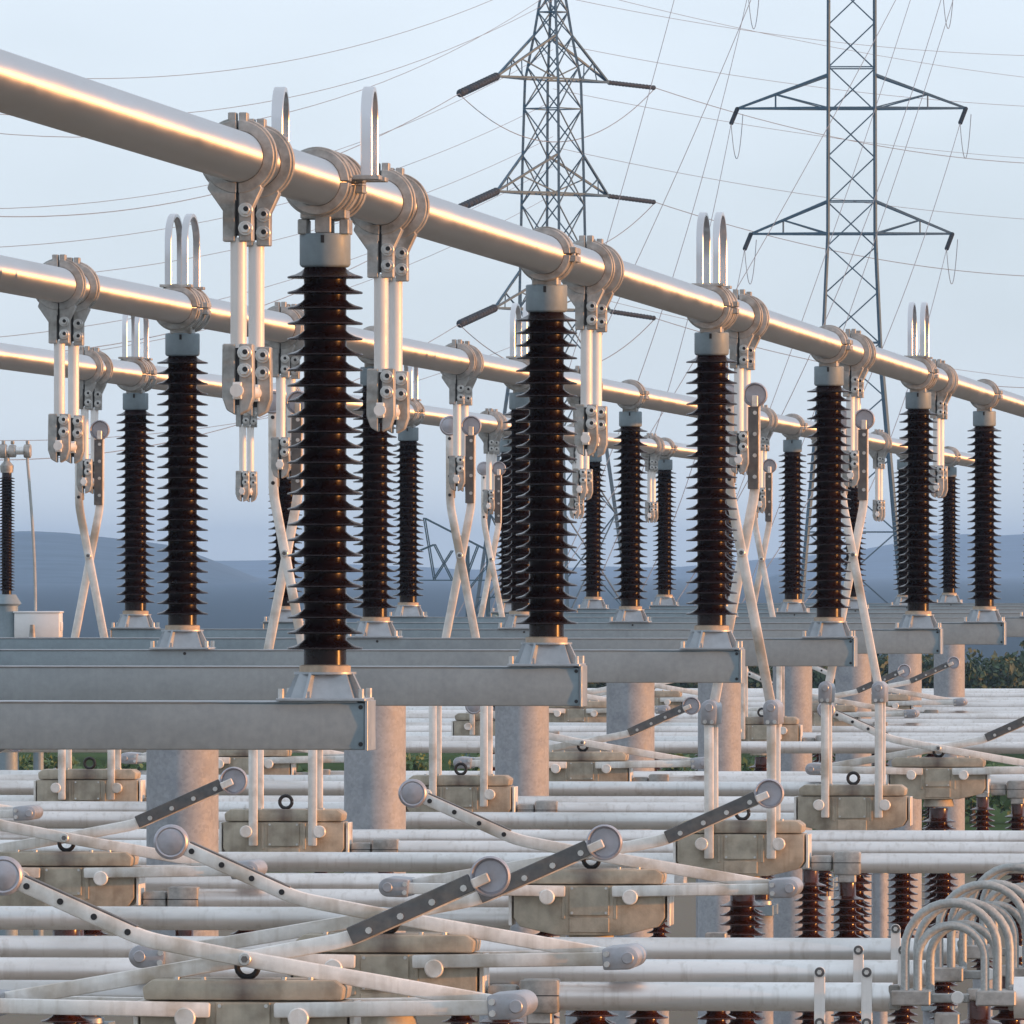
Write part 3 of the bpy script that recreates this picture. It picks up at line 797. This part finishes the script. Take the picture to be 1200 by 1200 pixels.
def pylon(px, w, label, levels, rot, arms, arm_dir, X_brace=False):
    """levels: (photo y, half diagonal in m); arms: (y chord, y top, half length)"""
    base = at(px, 666, w); base.z = 0
    S = FPX / w
    t = thing('pylon', base, label, 'pylon', 'lattice pylons')
    zz = lambda y: E + (666 - y) / S
    lv = [(zz(y), r) for y, r in levels]
    def rad(z):
        for (a, ra), (b, rb) in zip(lv, lv[1:]):
            if a >= z >= b: return ra + (rb - ra) * (a - z) / (a - b)
        return lv[-1][1] if z < lv[-1][0] else lv[0][1]
    def cor(k, z):
        a = rot + math.pi / 2 * k + math.pi / 4; r = rad(z)
        return Vector((r * math.cos(a), r * math.sin(a), z))
    # panel heights grow with width
    z = lv[0][0]; ps = [z]
    while z > .5:
        z -= max(1.2, rad(z) * (1.35 if not X_brace else 1.6)); ps.append(max(z, 0.05))
    for k in range(4):
        for (a, _), (b, _) in zip(lv, lv[1:]): bar('leg', t, cor(k, b), cor(k, a), .13 if b > 15 else .18)
    for i, (a, b) in enumerate(zip(ps, ps[1:])):
        for k in range(4):
            j = (k + 1) % 4
            if X_brace:
                bar('brace', t, cor(k, a), cor(j, b), .06); bar('brace', t, cor(j, a), cor(k, b), .06)
            else:
                if (i + k) % 2: bar('brace', t, cor(k, a), cor(j, b), .075)
                else: bar('brace', t, cor(j, a), cor(k, b), .075)
            if i % 3 == 0: bar('strut', t, cor(k, a), cor(j, a), .07)
    tips = []
    ad = Vector((math.cos(arm_dir), math.sin(arm_dir), 0)); pd = Vector((-ad.y, ad.x, 0))
    for yc, yt, hl in arms:
        zc, zt = zz(yc), zz(yt)
        h = rad(zc) * .7071; ht = rad(zt) * .7071
        for s in (-1, 1):
            tip = ad * s * hl + Vector((0, 0, zc))
            for q in (-1, 1):
                p0 = ad * s * h + pd * q * h + Vector((0, 0, zc)); p1 = ad * s * ht + pd * q * ht + Vector((0, 0, zt))
                bar('arm_chord', t, p0, tip, .12); bar('arm_chord', t, p1, tip, .12)
                m0 = p0.lerp(tip, .58); m1 = p1.lerp(tip, .58)
                bar('arm_brace', t, m0, m1, .06); bar('arm_brace', t, p0, m1, .07)
            tips.append(base + tip)
        for q in (-1, 1):
            bar('strut', t, ad * h + pd * q * h + Vector((0, 0, zc)), -ad * h + pd * q * h + Vector((0, 0, zc)), .10)
    return t, base, tips

def wire(p0, p1, sag, label, r=.021, n=24):
    p0 = Vector(p0); p1 = Vector(p1)
    pts = [p0.lerp(p1, i / n) - Vector((0, 0, sag * 4 * (i / n) * (1 - i / n))) for i in range(n + 1)]
    o = part('power_line', MB().tube([p - p0 for p in pts], r, 6).mesh('power_line'), M_WIRE, None, p0)
    return tag(o, label, 'power line', 'overhead power lines')

# left pylon (angle tower seen corner-on)
p1rot = R(15.4 - 45)
T1, b1, tips1 = pylon(648, 660, 'steel lattice pylon with stubby cross-arms seen corner-on, left of the two tall ones', [(-60, .25), (42, 1.1), (95, 1.62), (180, 1.75), (365, 1.95), (820, 5.2)], p1rot, [(93, 42, 5.3), (227, 182, 5.3), (363, 318, 5.5)], R(58), True)
# right pylon
T2, b2, tips2 = pylon(998, 645, 'tall straight-bodied steel lattice pylon with tapered double cross-arms, right of the other', [(-75, 1.80), (275, 1.86), (420, 2.3), (815, 4.6)], R(4), [(127, 88, 6.35), (274, 236, 5.6), (-25, -62, 5.4)], R(3))
def child_string(t, base, p0, p1, r): istring(t, Vector(p0) - base, Vector(p1) - base, r)
names_l = ['upper', 'middle', 'lower']
for k in range(3):
    y0 = [93, 227, 363][k]
    L0, R0 = tips1[2 * k], tips1[2 * k + 1]
    if L0.x > R0.x: L0, R0 = R0, L0
    wl = 640; wr = 680
    lp = at(538, y0 + 17, 645); rp = at(768, y0 + 10, 672)
    child_string(T1, b1, L0, lp, 1.5); child_string(T1, b1, R0, rp, .9)
    wire(lp, at(-60, y0 + [158, 190, 175][k], 560), 2.2, f'thin conductor running left and down from the {names_l[k]} arm of the corner-on pylon')
    wire(rp, at(1290, y0 + [100, 98, 92][k], 760), 1.2, f'thin conductor running right from the {names_l[k]} arm of the corner-on pylon')
    wire(lp, rp, 2.9, f'drooping jumper loop under the {names_l[k]} arm of the corner-on pylon', .025)
for k in range(3):
    L0, R0 = tips2[2 * k], tips2[2 * k + 1]
    for P, nm, ex in ((L0, 'left', -130), (R0, 'right', -190)):
        px_, py_ = (868 if nm == 'left' else 1130), [133, 280, -20][k]
        a = P + Vector((-.25, -1.5, -.9)); child_string(T2, b2, P, a, .8)
        wire(a, at(px_ + ex * (745 - py_) / 400, 745, 420), 3.0, f'conductor dropping steeply from the {nm} tip of the {["upper", "lower", "topmost hidden"][k]} arm of the straight pylon', .018)
        q = P + Vector((.25, .8, -.3))
        wire(a, q, 2.2, f'short hanging jumper at the {nm} tip of the {["upper", "lower", "topmost hidden"][k]} arm of the straight pylon', .02, 14)
EXTRA = [((1290, 20, 700), (1150, -40, 640), .3, 'short line crossing the upper right corner'), ((648, -10, 640), (-60, 150, 500), 3.0, 'faint line crossing high at left behind the nearest bus tube'),
         ((648, 58, 700), (-60, 245, 560), 2.5, 'thin line at left just above the nearest strap loops'), ((648, 195, 700), (-60, 400, 540), 2.0, 'thin line at left crossing behind the twin rods'), ((648, 228, 700), (-60, 430, 540), 2.0, 'thin line at left crossing below the middle bus tube'),
         ((790, 0, 520), (566, 745, 430), .8, 'steep faint line just right of the corner-on pylon'), ((1120, -10, 560), (855, 745, 430), .8, 'steep faint line crossing the right arm of the straight pylon'), ((1070, -10, 560), (800, 745, 430), .8, 'steep faint line crossing the body of the straight pylon'),
         ((648, 172, 700), (1290, 262, 800), .8, 'thin line crossing between the two arms of the straight pylon'), ((648, 50, 700), (1290, 128, 800), .8, 'thin line crossing just above the upper arm of the straight pylon'), ((1060, -20, 520), (611, 745, 420), .8, 'steep line passing left of the straight pylon to the bus tube'),
         ((648, 0, 640), (-60, 128, 520), 2.5, 'thin line crossing the sky at upper left, lower of two'), ((600, -10, 640), (-60, 82, 540), 2.0, 'thin line crossing the sky at upper left, upper of two'),
         ((648, 118, 700), (-60, 292, 560), 2.0, 'thin line crossing the sky at left between the two front bus tubes, upper'), ((648, 160, 700), (-60, 330, 560), 2.0, 'thin line crossing the sky at left between the two front bus tubes, lower'),
         ((648, -6, 700), (1290, 66, 800), 1.0, 'thin line crossing behind the top of the straight pylon'), ((648, -20, 700), (1290, 100, 860), .8, 'faint line at the upper right corner behind the straight pylon'),
         ((648, 104, 700), (1290, 190, 900), .8, 'thin line at right between the arms of the straight pylon'), ((880, 0, 500), (522, 745, 430), 1.0, 'steep line between the two pylons'),
         ((648, 385, 700), (-60, 515, 560), 2.0, 'thin line at left below the middle bus tube'), ((648, 336, 700), (1290, 452, 840), .8, 'thin line at right above the end of the nearest bus tube')]
for a, b, sag, lab in EXTRA: wire(at(*a), at(*b), sag, lab, .015)
# small lattice gantry far behind
g0 = at(560, 666, 430); g0.z = 0
tg = thing('lattice_gantry', g0, 'small blue-grey lattice gantry seen low between the insulators', 'gantry')
S = FPX / 430
def gp(x, y, d=0): return Vector(((x - 560) / S, d, E + (666 - y) / S))
for d in (-.35, .35):
    for a, b in (((492, 680), (660, 680)), ((497, 607), (660, 690)), ((497, 607), (509, 680)), ((492, 645), (509, 638)), ((509, 638), (530, 680)), ((530, 645), (509, 678)), ((560, 640), (545, 680)), ((600, 672), (590, 700)), ((640, 700), (560, 700))):
        bar('brace', tg, gp(*a, d), gp(*b, d), .045)
for x in (548, 572):
    for d in (-.35, .35): bar('leg', tg, Vector(((x - 560) / S, d, 0)), gp(x, 640, d), .08)
for z in range(0, 7):
    for d in (-.35, .35): bar('brace', tg, Vector((-.36, d, z + .2)), Vector((.36, d, z + 1.1)), .035)

# ------------------------------------------------------------------ farther slim posts with down-leads, white box
def far_post(x, y, label, ztop, cable=True, box=False):
    t = thing('slim_post', (x, y, 0), label, 'insulator', 'slim posts far behind')
    zb = E - .45
    part('porcelain', thin2_me, M_PORC, t, (0, 0, zb))
    part('cap', MB().lathe([(.11, zb + 2.1), (.12, zb + 2.22), (.05, zb + 2.30), (.05, zb + 2.45)], 20).mesh('cap'), M_CAST, t)
    part('head_bar', MB().cyl((-.9, 0, zb + 2.48), (.40, 0, zb + 2.48), .07, n=20).mesh('head_bar', .01), M_TUBE2, t)
    for hx, hr in ((-.06, .125), (.10, .11), (.36, .12)): part('head_clamp', MB().cyl((hx - .06, 0, zb + 2.47), (hx + .06, 0, zb + 2.47), hr, n=18).box((hx, 0, zb + 2.62), (.06, .06, .07)).mesh('head_clamp', .012), M_CAST, t)
    part('pedestal', MB().lathe([(.22, .02), (.20, zb - .2), (.26, zb - .16), (.16, zb)], 24).mesh('pedestal'), M_GALV, t)
    part('foot_plate', MB().box((0, 0, .01), (.6, .6, .02)).mesh('foot_plate'), M_PLATE, t)
    if cable:
        pts = [(.36, 0, zb + 2.45)] + [(.36 + .14 * math.sin(u * 1.6), -.02, zb + 2.3 - u * 2.6) for u in (0, .1, .2, .35, .5, .7, .9, 1.0)]
        part('down_lead', MB().tube(pts, .025, 8).mesh('down_lead'), M_CABLE, t)
    if box:
        part('lead_socket', MB().lathe([(.16, 0), (.16, .04), (.06, .06), (.04, .3), (0, .3)], 16).mesh('lead_socket'), M_CAST, t, (.50, -.45, zb - .82))
        part('white_housing', MB().box((0, 0, .22), (.78, .5, .42)).box((0, 0, .445), (.82, .54, .03)).box((.40, 0, .2), (.03, .2, .16)).mesh('white_housing', .02, 2), M_WHITE, t, (.55, 0, zb - .75))
        part('housing_stand', MB().cyl((.55, 0, .02), (.55, 0, zb - .75), .09, n=16).mesh('housing_stand'), M_GALV, t)
thin2_me = MB().lathe(shed_profile(2.1, .085, .14, .07, .052, 38), 28).mesh('porcelain', angle=50)
p = at(8, 666, 200)
far_post(p.x, p.y, 'slim brown insulator post beside a white round housing at the left edge', 0, True, True)

# grey cabinet-like column at the right edge
# ------------------------------------------------------------------ vegetation
def crown_mesh(seed, rx, rz, nleaf, leaf):
    rg = random.Random(seed); mb = MB()
    lobes = [(Vector((rg.uniform(-.55, .55) * rx, rg.uniform(-.55, .55) * rx, rz * rg.uniform(.45, 1.45))), rg.uniform(.32, .58) * rx) for _ in range(11)]
    for _ in range(nleaf):
        c, r = rg.choice(lobes)
        d = Vector((rg.gauss(0, 1), rg.gauss(0, 1), rg.gauss(0, 1))).normalized() * r * (rg.random() ** .4)
        d.z *= .85
        p = c + d
        a = Vector((rg.gauss(0, 1), rg.gauss(0, 1), rg.gauss(0, .7))).normalized(); b = a.orthogonal().normalized()
        b = (Matrix.Rotation(rg.uniform(0, 6.28), 3, a) @ b)
        cdir = a.cross(b); l = leaf * rg.uniform(.6, 1.3)
        mb.add([p - b * l, p + cdir * l * .5, p + b * l, p - cdir * l * .5], [(0, 1, 2, 3)])
    return mb.mesh('crown', angle=180)
trunkm = MB().lathe([(.11, 0), (.08, .5), (.05, 1.6), (.02, 2.2)], 8)
for a in range(5):
    an = a * 1.3; trunkm.cyl((0, 0, .6 + .2 * a), (.7 * math.cos(an), .7 * math.sin(an), 1.5 + .2 * a), .035, .012, 6)
trunk_me = trunkm.mesh('trunk')
cr_shrub = [crown_mesh(s, 1.5, 1.35, 1700, .14) for s in (1, 2, 3)]
cr_tree = [crown_mesh(s, 1.8, 1.7, 2200, .15) for s in (4, 5, 6)]
rv = random.Random(5)
def plant(px, w, h, ms, mt, nm, label, cat, grp):
    p = at(px, 666, w)
    t = thing(nm, (p.x, p.y, 0), label, cat, grp)
    sc_ = h / 3.2
    o = part('crown', rv.choice(ms), mt, t, None, (0, 0, rv.uniform(0, 6.28)), (sc_ * rv.uniform(.9, 1.25), sc_, sc_))
    part('trunk', trunk_me, M_TRUNK, t, None, None, (sc_, sc_, sc_))
def place(n): return ORD[n] if n < len(ORD) else f'{n+1}th'
for i in range(14):
    plant(-40 + 98 * i + rv.uniform(-15, 15), rv.uniform(285, 320), rv.uniform(2.6, 3.5), cr_shrub, M_LEAF1, 'shrub', f'bright green leafy shrub glimpsed behind the lower tubes, {ORD[i]} from the left', 'shrub', 'shrubs behind the substation')
for i in range(14):
    plant(330 + 68 * i + rv.uniform(-12, 12), rv.uniform(450, 520), rv.uniform(3.3, 4.1), cr_tree, M_LEAF2, 'bushy_tree', f'dark green bushy tree in the far row, {ORD[i]} from the left', 'tree', 'far row of dark trees')

# ------------------------------------------------------------------ haze
hz = bpy.data.materials.new('haze_air'); hz.use_nodes = True
N = hz.node_tree.nodes; N.remove(N['Principled BSDF'])
pv = N.new('ShaderNodeVolumePrincipled'); pv.inputs['Color'].default_value = (.58, .77, 1.0, 1); pv.inputs['Anisotropy'].default_value = .65; pv.inputs['Density'].default_value = .00012
hz.node_tree.links.new(pv.outputs[0], N['Material Output'].inputs['Volume'])
HB = MB().box((0, 5600, 22.5), (17500, 12000, 47)).mesh('haze')
h_ = part('haze', HB, hz); h_['kind'] = 'stuff'
